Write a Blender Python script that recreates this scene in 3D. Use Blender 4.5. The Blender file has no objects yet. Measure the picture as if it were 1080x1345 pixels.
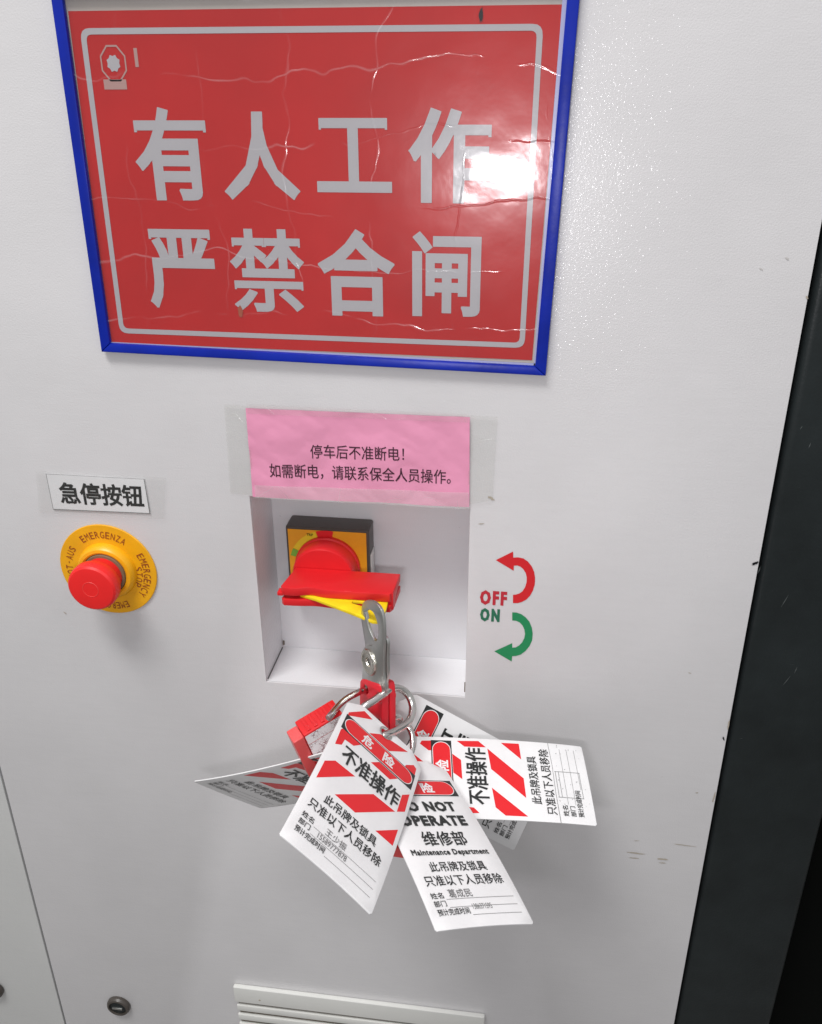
import bpy, bmesh, math, random
from mathutils import Matrix, Vector
from mathutils import noise as mnoise

random.seed(5)
scene = bpy.context.scene
COL = scene.collection
EYE = 1.5                                   # height of the lens above the floor
UP = Matrix.Translation((0, 0, EYE))

# ------------------------------------------------------------------ camera
cam_data = bpy.data.cameras.new("camera")
cam = bpy.data.objects.new("camera", cam_data)
COL.objects.link(cam)
cam_data.sensor_fit = 'HORIZONTAL'
cam_data.sensor_width = 36.0
cam_data.lens = 36.0 * 1184.54 / 1080.0
cam_data.clip_start = 0.02
cam_data.clip_end = 50
cr, cu, cb = (0.99106, 0.133347, -0.0044), (-0.053498, 0.427389, 0.902483), (0.122224, -0.89418, 0.430702)
cam.matrix_world = Matrix(((cr[0], cu[0], cb[0], 0), (cr[1], cu[1], cb[1], -0.586), (cr[2], cu[2], cb[2], EYE), (0, 0, 0, 1)))
scene.camera = cam

# ------------------------------------------------------------------ world (dim workshop around)
world = bpy.data.worlds.new("World")
scene.world = world
world.use_nodes = True
nt = world.node_tree
nt.nodes.clear()
wo = nt.nodes.new('ShaderNodeOutputWorld')
wb = nt.nodes.new('ShaderNodeBackground')
wc = nt.nodes.new('ShaderNodeTexCoord')
ws = nt.nodes.new('ShaderNodeSeparateXYZ')
wr = nt.nodes.new('ShaderNodeValToRGB')
wm = nt.nodes.new('ShaderNodeMath'); wm.operation = 'MULTIPLY_ADD'
wm.inputs[1].default_value = 0.5; wm.inputs[2].default_value = 0.5
nt.links.new(wc.outputs['Generated'], ws.inputs[0])
nt.links.new(ws.outputs['Z'], wm.inputs[0])
nt.links.new(wm.outputs[0], wr.inputs[0])
nt.links.new(wr.outputs[0], wb.inputs[0])
nt.links.new(wb.outputs[0], wo.inputs[0])
cr_ = wr.color_ramp
cr_.elements[0].position = 0.0; cr_.elements[0].color = (0.30, 0.298, 0.29, 1)
cr_.elements[1].position = 1.0; cr_.elements[1].color = (0.85, 0.85, 0.88, 1)
e = cr_.elements.new(0.42); e.color = (0.44, 0.438, 0.435, 1)
e = cr_.elements.new(0.60); e.color = (0.62, 0.62, 0.625, 1)
wb.inputs['Strength'].default_value = 0.77

# ------------------------------------------------------------------ lamps
def area_lamp(name, loc, target, sx, sy, power, col):
    ld = bpy.data.lights.new(name, 'AREA')
    ld.shape = 'RECTANGLE'; ld.size = sx; ld.size_y = sy
    ld.energy = power; ld.color = col
    lo = bpy.data.objects.new(name, ld)
    COL.objects.link(lo)
    lo.location = loc
    dirv = Vector(target) - Vector(loc)
    lo.rotation_euler = dirv.to_track_quat('-Z', 'Y').to_euler()
    return lo

area_lamp("ceiling_lamp", (-0.72, -1.22, EYE + 2.35), (-0.05, 0, EYE - 0.35), 1.25, 0.55, 69.0, (1.0, 0.995, 0.98))
area_lamp("phone_flash", (-0.050, -0.60, EYE - 0.098), (-0.06, 0, EYE - 0.13), 0.085, 0.042, 0.95, (1.0, 0.97, 1.0))

scene.view_settings.view_transform = 'Standard'
scene.view_settings.look = 'None'
scene.view_settings.exposure = 0.0
scene.view_settings.gamma = 1.0
scene.cycles.max_bounces = 8
scene.cycles.transparent_max_bounces = 12

# ------------------------------------------------------------------ materials
def new_mat(name):
    m = bpy.data.materials.new(name)
    m.use_nodes = True
    return m, m.node_tree, m.node_tree.nodes['Principled BSDF']

def add_noise(nt, scale, detail=2, rough=0.5, vec=None, stretch=None):
    tc = nt.nodes.new('ShaderNodeNewGeometry')
    n = nt.nodes.new('ShaderNodeTexNoise')
    n.inputs['Scale'].default_value = scale
    n.inputs['Detail'].default_value = detail
    n.inputs['Roughness'].default_value = rough
    src = tc.outputs['Position']
    if stretch:
        mp = nt.nodes.new('ShaderNodeMapping')
        mp.inputs['Scale'].default_value = stretch
        nt.links.new(src, mp.inputs[0]); src = mp.outputs[0]
    nt.links.new(src, n.inputs['Vector'])
    return n

def mat(name, col, rough=0.5, metal=0.0, bump=None, vary=0.0, vscale=12, spec=0.5, coat=0.0, coat_rough=0.1, rvary=0.0, sss=0.0):
    m, nt, p = new_mat(name)
    p.inputs['Base Color'].default_value = (*col, 1)
    p.inputs['Roughness'].default_value = rough
    p.inputs['Metallic'].default_value = metal
    p.inputs['Specular IOR Level'].default_value = spec
    p.inputs['Coat Weight'].default_value = coat
    p.inputs['Coat Roughness'].default_value = coat_rough
    if vary:
        n = add_noise(nt, vscale, 5, 0.6)
        r = nt.nodes.new('ShaderNodeMapRange')
        r.inputs[1].default_value = 0.3; r.inputs[2].default_value = 0.7
        r.inputs[3].default_value = 1 - vary; r.inputs[4].default_value = 1 + vary * 0.4
        nt.links.new(n.outputs['Fac'], r.inputs[0])
        mx = nt.nodes.new('ShaderNodeVectorMath'); mx.operation = 'SCALE'
        mx.inputs[0].default_value = col
        nt.links.new(r.outputs[0], mx.inputs['Scale'])
        nt.links.new(mx.outputs[0], p.inputs['Base Color'])
    if rvary:
        n2 = add_noise(nt, 60, 4, 0.6)
        r2 = nt.nodes.new('ShaderNodeMapRange')
        r2.inputs[3].default_value = rough - rvary; r2.inputs[4].default_value = rough + rvary
        nt.links.new(n2.outputs['Fac'], r2.inputs[0])
        nt.links.new(r2.outputs[0], p.inputs['Roughness'])
    if bump:
        sc, st, dist = bump
        n3 = add_noise(nt, sc, 3, 0.5)
        b = nt.nodes.new('ShaderNodeBump')
        b.inputs['Strength'].default_value = st
        b.inputs['Distance'].default_value = dist
        nt.links.new(n3.outputs['Fac'], b.inputs['Height'])
        nt.links.new(b.outputs[0], p.inputs['Normal'])
    if sss:
        p.inputs['Subsurface Weight'].default_value = sss
        p.inputs['Subsurface Radius'].default_value = (0.004, 0.001, 0.001)
        p.inputs['Subsurface Scale'].default_value = 1.0
    return m

def paint_mat(name, col, grime=0.06):
    """powder-coated sheet steel: orange peel, faint horizontal drawing marks, light soiling"""
    m, nt, p = new_mat(name)
    big = add_noise(nt, 7, 5, 0.55)
    fine = add_noise(nt, 160, 3, 0.6, stretch=(0.25, 1, 1.6))
    mix = nt.nodes.new('ShaderNodeMath'); mix.operation = 'MULTIPLY_ADD'
    mix.inputs[1].default_value = 0.25; nt.links.new(fine.outputs['Fac'], mix.inputs[0])
    nt.links.new(big.outputs['Fac'], mix.inputs[2])
    r = nt.nodes.new('ShaderNodeMapRange')
    r.inputs[1].default_value = 0.4; r.inputs[2].default_value = 0.85
    r.inputs[3].default_value = 1 - grime; r.inputs[4].default_value = 1.02
    nt.links.new(mix.outputs[0], r.inputs[0])
    # sparse specks of dirt
    sp = add_noise(nt, 240, 2, 0.5)
    r2 = nt.nodes.new('ShaderNodeMapRange'); r2.interpolation_type = 'SMOOTHSTEP'
    r2.inputs[1].default_value = 0.76; r2.inputs[2].default_value = 0.82
    r2.inputs[3].default_value = 1.0; r2.inputs[4].default_value = 0.8
    nt.links.new(sp.outputs['Fac'], r2.inputs[0])
    mu = nt.nodes.new('ShaderNodeMath'); mu.operation = 'MULTIPLY'
    nt.links.new(r.outputs[0], mu.inputs[0]); nt.links.new(r2.outputs[0], mu.inputs[1])
    mx = nt.nodes.new('ShaderNodeVectorMath'); mx.operation = 'SCALE'
    mx.inputs[0].default_value = col
    nt.links.new(mu.outputs[0], mx.inputs['Scale'])
    nt.links.new(mx.outputs[0], p.inputs['Base Color'])
    p.inputs['Roughness'].default_value = 0.30
    p.inputs['Specular IOR Level'].default_value = 0.42
    peel = add_noise(nt, 900, 2, 0.6)
    ribs = add_noise(nt, 380, 2, 0.5, stretch=(0.05, 1, 1))
    ad = nt.nodes.new('ShaderNodeMath'); ad.operation = 'MULTIPLY_ADD'
    ad.inputs[1].default_value = 0.10
    nt.links.new(ribs.outputs['Fac'], ad.inputs[0]); nt.links.new(peel.outputs['Fac'], ad.inputs[2])
    b = nt.nodes.new('ShaderNodeBump')
    b.inputs['Strength'].default_value = 0.40; b.inputs['Distance'].default_value = 0.0004
    nt.links.new(ad.outputs[0], b.inputs['Height'])
    nt.links.new(b.outputs[0], p.inputs['Normal'])
    pk = add_noise(nt, 520, 1, 0.5)
    b3 = nt.nodes.new('ShaderNodeBump')
    b3.inputs['Strength'].default_value = 0.8; b3.inputs['Distance'].default_value = 0.0007
    nt.links.new(pk.outputs['Fac'], b3.inputs['Height'])
    p.inputs['Coat Weight'].default_value = 0.35
    p.inputs['Coat Roughness'].default_value = 0.10
    nt.links.new(b3.outputs[0], p.inputs['Coat Normal'])
    return m

M = {}
M['paint'] = paint_mat('cabinet_paint', (0.680, 0.669, 0.677), 0.08)
M['paint_in'] = paint_mat('recess_paint', (0.76, 0.76, 0.78), 0.04)
M['paint_side'] = paint_mat('side_panel_paint', (0.655, 0.66, 0.65))
M['vent'] = mat('vent_plastic', (0.72, 0.72, 0.69), 0.45, bump=(300, 0.2, 0.0004), vary=0.05)
M['dark'] = mat('dark_steel', (0.0155, 0.020, 0.021), 0.36, bump=(500, 0.3, 0.0004), vary=0.35, vscale=14, rvary=0.1, spec=0.28)
M['black'] = mat('black_gap', (0.004, 0.004, 0.004), 0.9)
M['blackplastic'] = mat('black_plastic', (0.070, 0.060, 0.052), 0.38, bump=(700, 0.25, 0.0004), vary=0.2, vscale=60)
M['blue'] = mat('blue_frame', (0.002, 0.018, 0.34), 0.34, bump=(140, 0.25, 0.0006), vary=0.25, vscale=25, spec=0.30)
M['poster'] = mat('poster_red', (0.49, 0.014, 0.014), 0.6, vary=0.14, vscale=9, spec=0.1)
M['posterwhite'] = mat('poster_grey_white', (0.42, 0.41, 0.43), 0.6, vary=0.05, spec=0.15)
M['backing'] = mat('poster_backing', (0.50, 0.46, 0.42), 0.6, vary=0.1)
M['logo'] = mat('poster_logo_pale', (0.42, 0.25, 0.23), 0.5)
M['pink'] = mat('pink_paper', (0.77, 0.30, 0.46), 0.6, bump=(28, 0.45, 0.0030), vary=0.07, vscale=14)
M['white'] = mat('white_paper', (0.76, 0.76, 0.77), 0.5, bump=(60, 0.3, 0.001), vary=0.05)
M['ink'] = mat('black_ink', (0.010, 0.010, 0.012), 0.6, spec=0.15)
M['inkpurple'] = mat('dark_purple_ink', (0.045, 0.008, 0.022), 0.5)
M['inkgrey'] = mat('faded_grey_ink', (0.13, 0.13, 0.13), 0.6)
M['line'] = mat('thin_grey_print', (0.25, 0.25, 0.25), 0.6)
M['arrow_red'] = mat('arrow_red_print', (0.62, 0.010, 0.016), 0.4)
M['off_red'] = mat('off_red_print', (0.50, 0.018, 0.035), 0.4)
M['arrow_green'] = mat('arrow_green_print', (0.008, 0.24, 0.085), 0.4)
M['on_green'] = mat('on_green_print', (0.015, 0.15, 0.08), 0.4)
M['tagwhite'] = mat('tag_plastic_white', (0.79, 0.785, 0.79), 0.33, bump=(90, 0.16, 0.0006), vary=0.07, vscale=30)
M['tagred'] = mat('tag_red_print', (0.72, 0.012, 0.018), 0.33, vary=0.05)
M['tagblack'] = mat('tag_black_print', (0.016, 0.018, 0.018), 0.35)
M['estop_yellow'] = mat('yellow_plate', (0.88, 0.43, 0.006), 0.36, vary=0.12, vscale=45, bump=(300, 0.12, 0.0003))
M['estop_ink'] = mat('brown_plate_ink', (0.28, 0.05, 0.012), 0.5)
M['estop_red'] = mat('mushroom_red', (0.86, 0.016, 0.016), 0.42, bump=(500, 0.12, 0.0003), vary=0.07, vscale=50)
M['ring_red'] = mat('mushroom_mark', (0.80, 0.05, 0.045), 0.45)
M['collar_grey'] = mat('grey_rubber', (0.20, 0.15, 0.09), 0.6)
M['switch_red'] = mat('switch_red', (0.70, 0.013, 0.018), 0.40, bump=(420, 0.12, 0.0003), vary=0.06, vscale=40)
M['switch_yellow'] = mat('switch_yellow', (0.80, 0.36, 0.012), 0.45, vary=0.12, vscale=50)
M['dial_yellow'] = mat('dial_yellow', (0.75, 0.55, 0.02), 0.45)
M['dial_green'] = mat('dial_green', (0.18, 0.40, 0.04), 0.45)
M['tab_yellow'] = mat('tab_yellow', (0.88, 0.66, 0.010), 0.40, vary=0.15, vscale=90)
M['chrome'] = mat('polished_steel', (0.62, 0.61, 0.59), 0.20, 1.0, bump=(260, 0.12, 0.0004), rvary=0.07)
M['nickel'] = mat('nickel_plate', (0.56, 0.57, 0.55), 0.34, 1.0, bump=(300, 0.05, 0.0003), rvary=0.10, vary=0.12, vscale=70)
M['rivet'] = mat('rivet_steel', (0.60, 0.58, 0.52), 0.22, 1.0, bump=(900, 0.5, 0.0006))
M['hasp_red'] = mat('hasp_red', (0.72, 0.016, 0.030), 0.42, bump=(300, 0.12, 0.0003), vary=0.06, vscale=60)
M['lock_red'] = mat('lock_red', (0.70, 0.016, 0.020), 0.32, bump=(350, 0.15, 0.0003), vary=0.10, vscale=60, sss=0.15)
M['lock_cap'] = mat('lock_cap_red', (0.80, 0.10, 0.10), 0.3, vary=0.08, vscale=60, sss=0.2)
M['lip'] = mat('lavender_plastic_lip', (0.38, 0.40, 0.62), 0.4)
M['gap_brown'] = mat('dark_gap_brown', (0.16, 0.13, 0.10), 0.8)  # dark brown for the recess seams and the sheet behind the slats
M['scuff'] = mat('brown_scuff', (0.42, 0.37, 0.30), 0.8)
M['faint'] = mat('faint_mark', (0.52, 0.50, 0.48), 0.7)
M['scratch'] = mat('pale_scratch', (0.07, 0.08, 0.08), 0.5)
M['deadblack'] = mat('dark_void', (0.002, 0.0025, 0.002), 0.8, spec=0.08)  # near-black colour stands in for unlit space
M['room'] = mat('workshop_floor', (0.22, 0.21, 0.20), 0.7, vary=0.2)

def sticker_mat():
    """foil sticker whose print has cracked into fine dark veins"""
    m, nt, p = new_mat('cracked_foil_sticker')
    g = nt.nodes.new('ShaderNodeNewGeometry')
    v = nt.nodes.new('ShaderNodeTexVoronoi'); v.feature = 'DISTANCE_TO_EDGE'
    v.inputs['Scale'].default_value = 520
    nt.links.new(g.outputs['Position'], v.inputs['Vector'])
    n = add_noise(nt, 130, 3, 0.6)
    ad = nt.nodes.new('ShaderNodeMath'); ad.operation = 'MULTIPLY_ADD'
    ad.inputs[1].default_value = 0.55
    nt.links.new(n.outputs['Fac'], ad.inputs[0]); nt.links.new(v.outputs['Distance'], ad.inputs[2])
    r = nt.nodes.new('ShaderNodeMapRange'); r.interpolation_type = 'SMOOTHSTEP'
    r.inputs[1].default_value = 0.24; r.inputs[2].default_value = 0.33
    nt.links.new(ad.outputs[0], r.inputs[0])
    mx = nt.nodes.new('ShaderNodeMix'); mx.data_type = 'RGBA'
    mx.inputs[6].default_value = (0.30, 0.13, 0.15, 1); mx.inputs[7].default_value = (0.96, 0.94, 0.95, 1)
    nt.links.new(r.outputs[0], mx.inputs[0])
    nt.links.new(mx.outputs[2], p.inputs['Base Color'])
    p.inputs['Roughness'].default_value = 0.3
    p.inputs['Specular IOR Level'].default_value = 0.8
    return m
M['sticker'] = sticker_mat()

def film_mat(name, tint, alpha, rough, sc, strength, gloss, crease=True, cell=16, wide=0.0, sheet=False):
    """clear film: see-through, glossy, wrinkled; creases whitened for wear and scattered light"""
    m, nt, p = new_mat(name)
    nt.nodes.remove(p)
    out = [n for n in nt.nodes if n.type == 'OUTPUT_MATERIAL'][0]
    tr = nt.nodes.new('ShaderNodeBsdfTransparent')
    df = nt.nodes.new('ShaderNodeBsdfDiffuse'); df.inputs['Color'].default_value = (*tint, 1)
    gl = nt.nodes.new('ShaderNodeBsdfGlossy'); gl.inputs['Roughness'].default_value = rough
    g = nt.nodes.new('ShaderNodeNewGeometry')
    n = add_noise(nt, sc, 3, 0.6)
    b = nt.nodes.new('ShaderNodeBump')
    b.inputs['Strength'].default_value = strength; b.inputs['Distance'].default_value = 0.002
    nt.links.new(n.outputs['Fac'], b.inputs['Height'])
    mixd = nt.nodes.new('ShaderNodeMixShader')
    mixd.inputs[0].default_value = alpha
    if crease:
        wn = add_noise(nt, 9, 3, 0.6)
        sub = nt.nodes.new('ShaderNodeVectorMath'); sub.operation = 'SCALE'
        sub.inputs['Scale'].default_value = 0.06
        nt.links.new(wn.outputs['Color'], sub.inputs[0])
        av = nt.nodes.new('ShaderNodeVectorMath'); av.operation = 'ADD'
        nt.links.new(g.outputs['Position'], av.inputs[0]); nt.links.new(sub.outputs[0], av.inputs[1])
        mp = nt.nodes.new('ShaderNodeMapping'); mp.inputs['Scale'].default_value = (0.55, 1, 1.25)
        nt.links.new(av.outputs[0], mp.inputs[0])
        v = nt.nodes.new('ShaderNodeTexVoronoi'); v.feature = 'DISTANCE_TO_EDGE'
        v.inputs['Scale'].default_value = cell
        nt.links.new(mp.outputs[0], v.inputs['Vector'])
        r = nt.nodes.new('ShaderNodeMapRange'); r.interpolation_type = 'SMOOTHSTEP'
        r.inputs[1].default_value = 0.0; r.inputs[2].default_value = 0.014
        r.inputs[3].default_value = 1.0; r.inputs[4].default_value = 0.0
        nt.links.new(v.outputs['Distance'], r.inputs[0])
        if sheet:
            # level fold lines; faint upright ones paint a grid reflection; both wander with the noise
            sx = nt.nodes.new('ShaderNodeSeparateXYZ'); nt.links.new(g.outputs['Position'], sx.inputs[0])
            def fold_reflection_lines(axis, freq, nsc, amp, width, gain, phase):
                nn = add_noise(nt, nsc, 4, 0.55)
                a1 = nt.nodes.new('ShaderNodeMath'); a1.operation = 'MULTIPLY'; a1.inputs[1].default_value = freq
                nt.links.new(sx.outputs[axis], a1.inputs[0])
                a2 = nt.nodes.new('ShaderNodeMath'); a2.operation = 'MULTIPLY_ADD'; a2.inputs[1].default_value = amp
                nt.links.new(nn.outputs['Fac'], a2.inputs[0]); nt.links.new(a1.outputs[0], a2.inputs[2])
                ph = nt.nodes.new('ShaderNodeMath'); ph.operation = 'ADD'; ph.inputs[1].default_value = phase
                nt.links.new(a2.outputs[0], ph.inputs[0])
                a3 = nt.nodes.new('ShaderNodeMath'); a3.operation = 'PINGPONG'; a3.inputs[1].default_value = 0.5
                nt.links.new(ph.outputs[0], a3.inputs[0])
                a4 = nt.nodes.new('ShaderNodeMapRange'); a4.interpolation_type = 'SMOOTHSTEP'
                a4.inputs[1].default_value = 0.0; a4.inputs[2].default_value = width
                a4.inputs[3].default_value = gain; a4.inputs[4].default_value = 0.0
                nt.links.new(a3.outputs[0], a4.inputs[0])
                return a4
            h1 = fold_reflection_lines('Z', 27, 8, 1.7, 0.022, 1.0, 0.50)
            h2 = fold_reflection_lines('X', 19, 8, 1.1, 0.015, 0.4, 0.35)
            mxx = nt.nodes.new('ShaderNodeMath'); mxx.operation = 'MAXIMUM'
            nt.links.new(h1.outputs[0], mxx.inputs[0]); nt.links.new(h2.outputs[0], mxx.inputs[1])
            r = mxx
        fade = add_noise(nt, 22, 3, 0.6)
        fr = nt.nodes.new('ShaderNodeMapRange')
        fr.inputs[1].default_value = 0.42; fr.inputs[2].default_value = 0.68
        fr.inputs[3].default_value = 0.0; fr.inputs[4].default_value = 1.0
        nt.links.new(fade.outputs['Fac'], fr.inputs[0])
        mu = nt.nodes.new('ShaderNodeMath'); mu.operation = 'MULTIPLY'
        nt.links.new(r.outputs[0], mu.inputs[0]); nt.links.new(fr.outputs[0], mu.inputs[1])
        b2 = nt.nodes.new('ShaderNodeBump')
        b2.inputs['Strength'].default_value = 0.6; b2.inputs['Distance'].default_value = 0.0006
        nt.links.new(mu.outputs[0], b2.inputs['Height']); nt.links.new(b.outputs[0], b2.inputs['Normal'])
        nrm = b2.outputs[0]
        al = nt.nodes.new('ShaderNodeMath'); al.operation = 'MULTIPLY_ADD'
        al.inputs[1].default_value = 0.16; al.inputs[2].default_value = alpha  # wear and light scatter painted whitish along the creases
        nt.links.new(mu.outputs[0], al.inputs[0])
        nt.links.new(al.outputs[0], mixd.inputs[0])
    else:
        nrm = b.outputs[0]
    nt.links.new(nrm, gl.inputs['Normal'])
    nt.links.new(tr.outputs[0], mixd.inputs[1]); nt.links.new(df.outputs[0], mixd.inputs[2])
    lw = nt.nodes.new('ShaderNodeLayerWeight'); lw.inputs['Blend'].default_value = 0.5
    pw = nt.nodes.new('ShaderNodeMath'); pw.operation = 'POWER'; pw.inputs[1].default_value = 4.0
    nt.links.new(lw.outputs['Facing'], pw.inputs[0])
    fz = nt.nodes.new('ShaderNodeMath'); fz.operation = 'MULTIPLY_ADD'
    fz.inputs[1].default_value = 0.6; fz.inputs[2].default_value = gloss
    nt.links.new(pw.outputs[0], fz.inputs[0])
    mg = nt.nodes.new('ShaderNodeMixShader')
    nt.links.new(fz.outputs[0], mg.inputs[0])
    last = gl.outputs[0]
    if wide:
        g2 = nt.nodes.new('ShaderNodeBsdfGlossy'); g2.inputs['Roughness'].default_value = wide
        nt.links.new(nrm, g2.inputs['Normal'])
        m2 = nt.nodes.new('ShaderNodeMixShader'); m2.inputs[0].default_value = 0.45
        nt.links.new(gl.outputs[0], m2.inputs[1]); nt.links.new(g2.outputs[0], m2.inputs[2])
        last = m2.outputs[0]
    nt.links.new(mixd.outputs[0], mg.inputs[1]); nt.links.new(last, mg.inputs[2])
    nt.links.new(mg.outputs[0], out.inputs[0])
    return m
M['film'] = film_mat('clear_sign_film', (0.85, 0.80, 0.82), 0.012, 0.105, 45, 0.06, 0.058, wide=0.28, sheet=True)
M['tape'] = film_mat('clear_tape', (0.62, 0.64, 0.54), 0.075, 0.20, 90, 0.5, 0.04, cell=45)
M['tape_clear'] = film_mat('thin_clear_tape', (0.62, 0.64, 0.56), 0.04, 0.22, 90, 0.5, 0.03, cell=60)
M['tape_milky'] = film_mat('milky_tape', (0.85, 0.80, 0.80), 0.24, 0.28, 110, 0.5, 0.04, cell=40)

# ------------------------------------------------------------------ builders
def finish(me, smooth_angle=None):
    if smooth_angle is not None:
        for p in me.polygons: p.use_smooth = True
        me.set_sharp_from_angle(angle=math.radians(smooth_angle))
    me.update()
    return me

def rbox(x0, x1, y0, y1, z0, z1, bev=0.0, seg=2):
    bm = bmesh.new()
    bmesh.ops.create_cube(bm, size=1)
    for v in bm.verts:
        v.co = ((x0 + x1) / 2 + v.co.x * (x1 - x0), (y0 + y1) / 2 + v.co.y * (y1 - y0), (z0 + z1) / 2 + v.co.z * (z1 - z0))
    if bev:
        bmesh.ops.bevel(bm, geom=bm.edges[:] + bm.verts[:], offset=bev, segments=seg, profile=0.6, affect='EDGES')
    me = bpy.data.meshes.new('m'); bm.to_mesh(me); bm.free()
    return finish(me, 35 if bev else None)

def tube(pts, r, n=14, sub=8, closed=False):
    PP = [Vector(p) for p in pts]
    C = []
    if sub > 1:
        for i in range(len(PP) - 1):
            p0 = PP[max(i - 1, 0)]; p1 = PP[i]; p2 = PP[i + 1]; p3 = PP[min(i + 2, len(PP) - 1)]
            for k in range(sub):
                t = k / sub
                C.append(0.5 * ((2 * p1) + (-p0 + p2) * t + (2 * p0 - 5 * p1 + 4 * p2 - p3) * t * t + (-p0 + 3 * p1 - 3 * p2 + p3) * t ** 3))
        C.append(PP[-1])
    else:
        C = PP
    bm = bmesh.new()
    rings = []
    nrm = None
    for i, c in enumerate(C):
        tg = (C[min(i + 1, len(C) - 1)] - C[max(i - 1, 0)]).normalized()
        if nrm is None:
            nrm = tg.orthogonal().normalized()
        nrm = (nrm - tg * nrm.dot(tg)).normalized()
        bn = tg.cross(nrm)
        rings.append([bm.verts.new(c + r * (math.cos(a) * nrm + math.sin(a) * bn)) for a in [2 * math.pi * k / n for k in range(n)]])
    for a, b in zip(rings[:-1], rings[1:]):
        for k in range(n):
            bm.faces.new((a[k], a[(k + 1) % n], b[(k + 1) % n], b[k]))
    bm.faces.new(rings[0][::-1]); bm.faces.new(rings[-1])
    me = bpy.data.meshes.new('m'); bm.to_mesh(me); bm.free()
    return finish(me, 50)

def lathe(profile, c, n=64, cap=True):
    """profile of (radius, distance out of the wall); axis points at -Y from c"""
    bm = bmesh.new(); rings = []
    for r, h in profile:
        rings.append([bm.verts.new((c[0] + r * math.cos(2 * math.pi * k / n), c[1] - h, c[2] + r * math.sin(2 * math.pi * k / n))) for k in range(n)])
    for a, b in zip(rings[:-1], rings[1:]):
        for k in range(n):
            bm.faces.new((a[k], a[(k + 1) % n], b[(k + 1) % n], b[k]))
    if cap:
        bm.faces.new(rings[-1])
        bm.faces.new(rings[0][::-1])
    bmesh.ops.recalc_face_normals(bm, faces=bm.faces)
    me = bpy.data.meshes.new('m'); bm.to_mesh(me); bm.free()
    return finish(me, 28)

DG = None
def _curve_mesh(cu):
    o = bpy.data.objects.new('tmp', cu)
    COL.objects.link(o)
    dg = bpy.context.evaluated_depsgraph_get(); dg.update()
    me = bpy.data.meshes.new_from_object(o.evaluated_get(dg))
    bpy.data.objects.remove(o); bpy.data.curves.remove(cu)
    me.materials.clear()
    return me

def plate2d(loops, h0=0.0, h1=0.0, frame=None, bev=0.0):
    """flat outline (with holes) filled and thickened from h0 to h1 along its normal"""
    cu = bpy.data.curves.new('c', 'CURVE'); cu.dimensions = '2D'; cu.fill_mode = 'BOTH'
    for L in loops:
        sp = cu.splines.new('POLY'); sp.points.add(len(L) - 1); sp.use_cyclic_u = True
        for p, q in zip(sp.points, L): p.co = (q[0], q[1], 0, 1)
    cu.extrude = max((h1 - h0) / 2 - bev, 0)
    if bev:
        cu.bevel_depth = bev; cu.bevel_resolution = 1; cu.offset = -bev
    me = _curve_mesh(cu)
    me.transform(Matrix.Translation((0, 0, (h0 + h1) / 2)))
    if h1 > h0:
        bm = bmesh.new(); bm.from_mesh(me)
        bmesh.ops.remove_doubles(bm, verts=bm.verts, dist=1e-6)
        bmesh.ops.recalc_face_normals(bm, faces=bm.faces)
        bm.to_mesh(me); bm.free()
    if frame is not None: me.transform(frame)
    return finish(me, 40 if bev else None)

def embolden(me, w, h):
    """widen every stroke by w: a thin strip along each outline edge, each at its own tiny height"""
    if w <= 0: return
    rnd = random.Random(1)
    bm = bmesh.new(); bm.from_mesh(me)
    bmesh.ops.remove_doubles(bm, verts=bm.verts, dist=1e-7)
    add = []
    for e in bm.edges:
        if len(e.link_faces) != 1: continue
        a, b = e.verts[0].co.copy(), e.verts[1].co.copy()
        d = b - a
        if d.length < 1e-9: continue
        d.normalize()
        c = e.link_faces[0].calc_center_median()
        n = Vector((-d.y, d.x, 0))
        f = e.link_faces[0]
        # outward = away from the third vertex side of the face
        oth = [v.co for v in f.verts if v not in e.verts]
        sgn = sum((o - a).dot(n) for o in oth)
        if sgn > 0: n = -n
        ext = w
        add.append((a - d * ext * 0.9, b + d * ext * 0.9, n * w, 0.00001 + 0.00003 * rnd.random()))
    for a, b, n, dz in add:
        z = Vector((0, 0, -dz))
        vs = [bm.verts.new(p + z) for p in (a - n * 0.2, b - n * 0.2, b + n, a + n)]
        f = bm.faces.new(vs)
        f.normal_update()
        if f.normal.z < 0: f.normal_flip()
    bm.to_mesh(me); bm.free()

def text2d(body, box, bold=0.0, h=0.0, frame=None, shear=0.0, space=1.0):
    """lettering stretched to the box (x0, y0, x1, y1); bold is a share of the letter height"""
    cu = bpy.data.curves.new('t', 'FONT'); cu.body = body; cu.size = 1; cu.space_character = space
    cu.resolution_u = 2 if bold and len(body) > 1 else 3
    me = _curve_mesh(cu)
    xs = [v.co.x for v in me.vertices]; ys = [v.co.y for v in me.vertices]
    if not xs: return me
    x0, x1, y0, y1 = min(xs), max(xs), min(ys), max(ys)
    bx0, by0, bx1, by1 = box
    w = bold * (by1 - by0)
    bx0 += w; bx1 -= w; by0 += w; by1 -= w
    for v in me.vertices:
        a = (v.co.x - x0) / (x1 - x0); b = (v.co.y - y0) / (y1 - y0)
        v.co = (bx0 + a * (bx1 - bx0), by0 + b * (by1 - by0) + shear * a, h)
    embolden(me, w, h)
    if frame is not None: me.transform(frame)
    me.update()
    return me

def WALL(y=0.0):
    """(a, b, h) -> (a, y - h, b)"""
    return Matrix(((1, 0, 0, 0), (0, 0, -1, y), (0, 1, 0, 0), (0, 0, 0, 1)))

def join(meshes):
    bm = bmesh.new()
    for m in meshes: bm.from_mesh(m)
    me = bpy.data.meshes.new('m'); bm.to_mesh(me); bm.free()
    return finish(me, 35)

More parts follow.
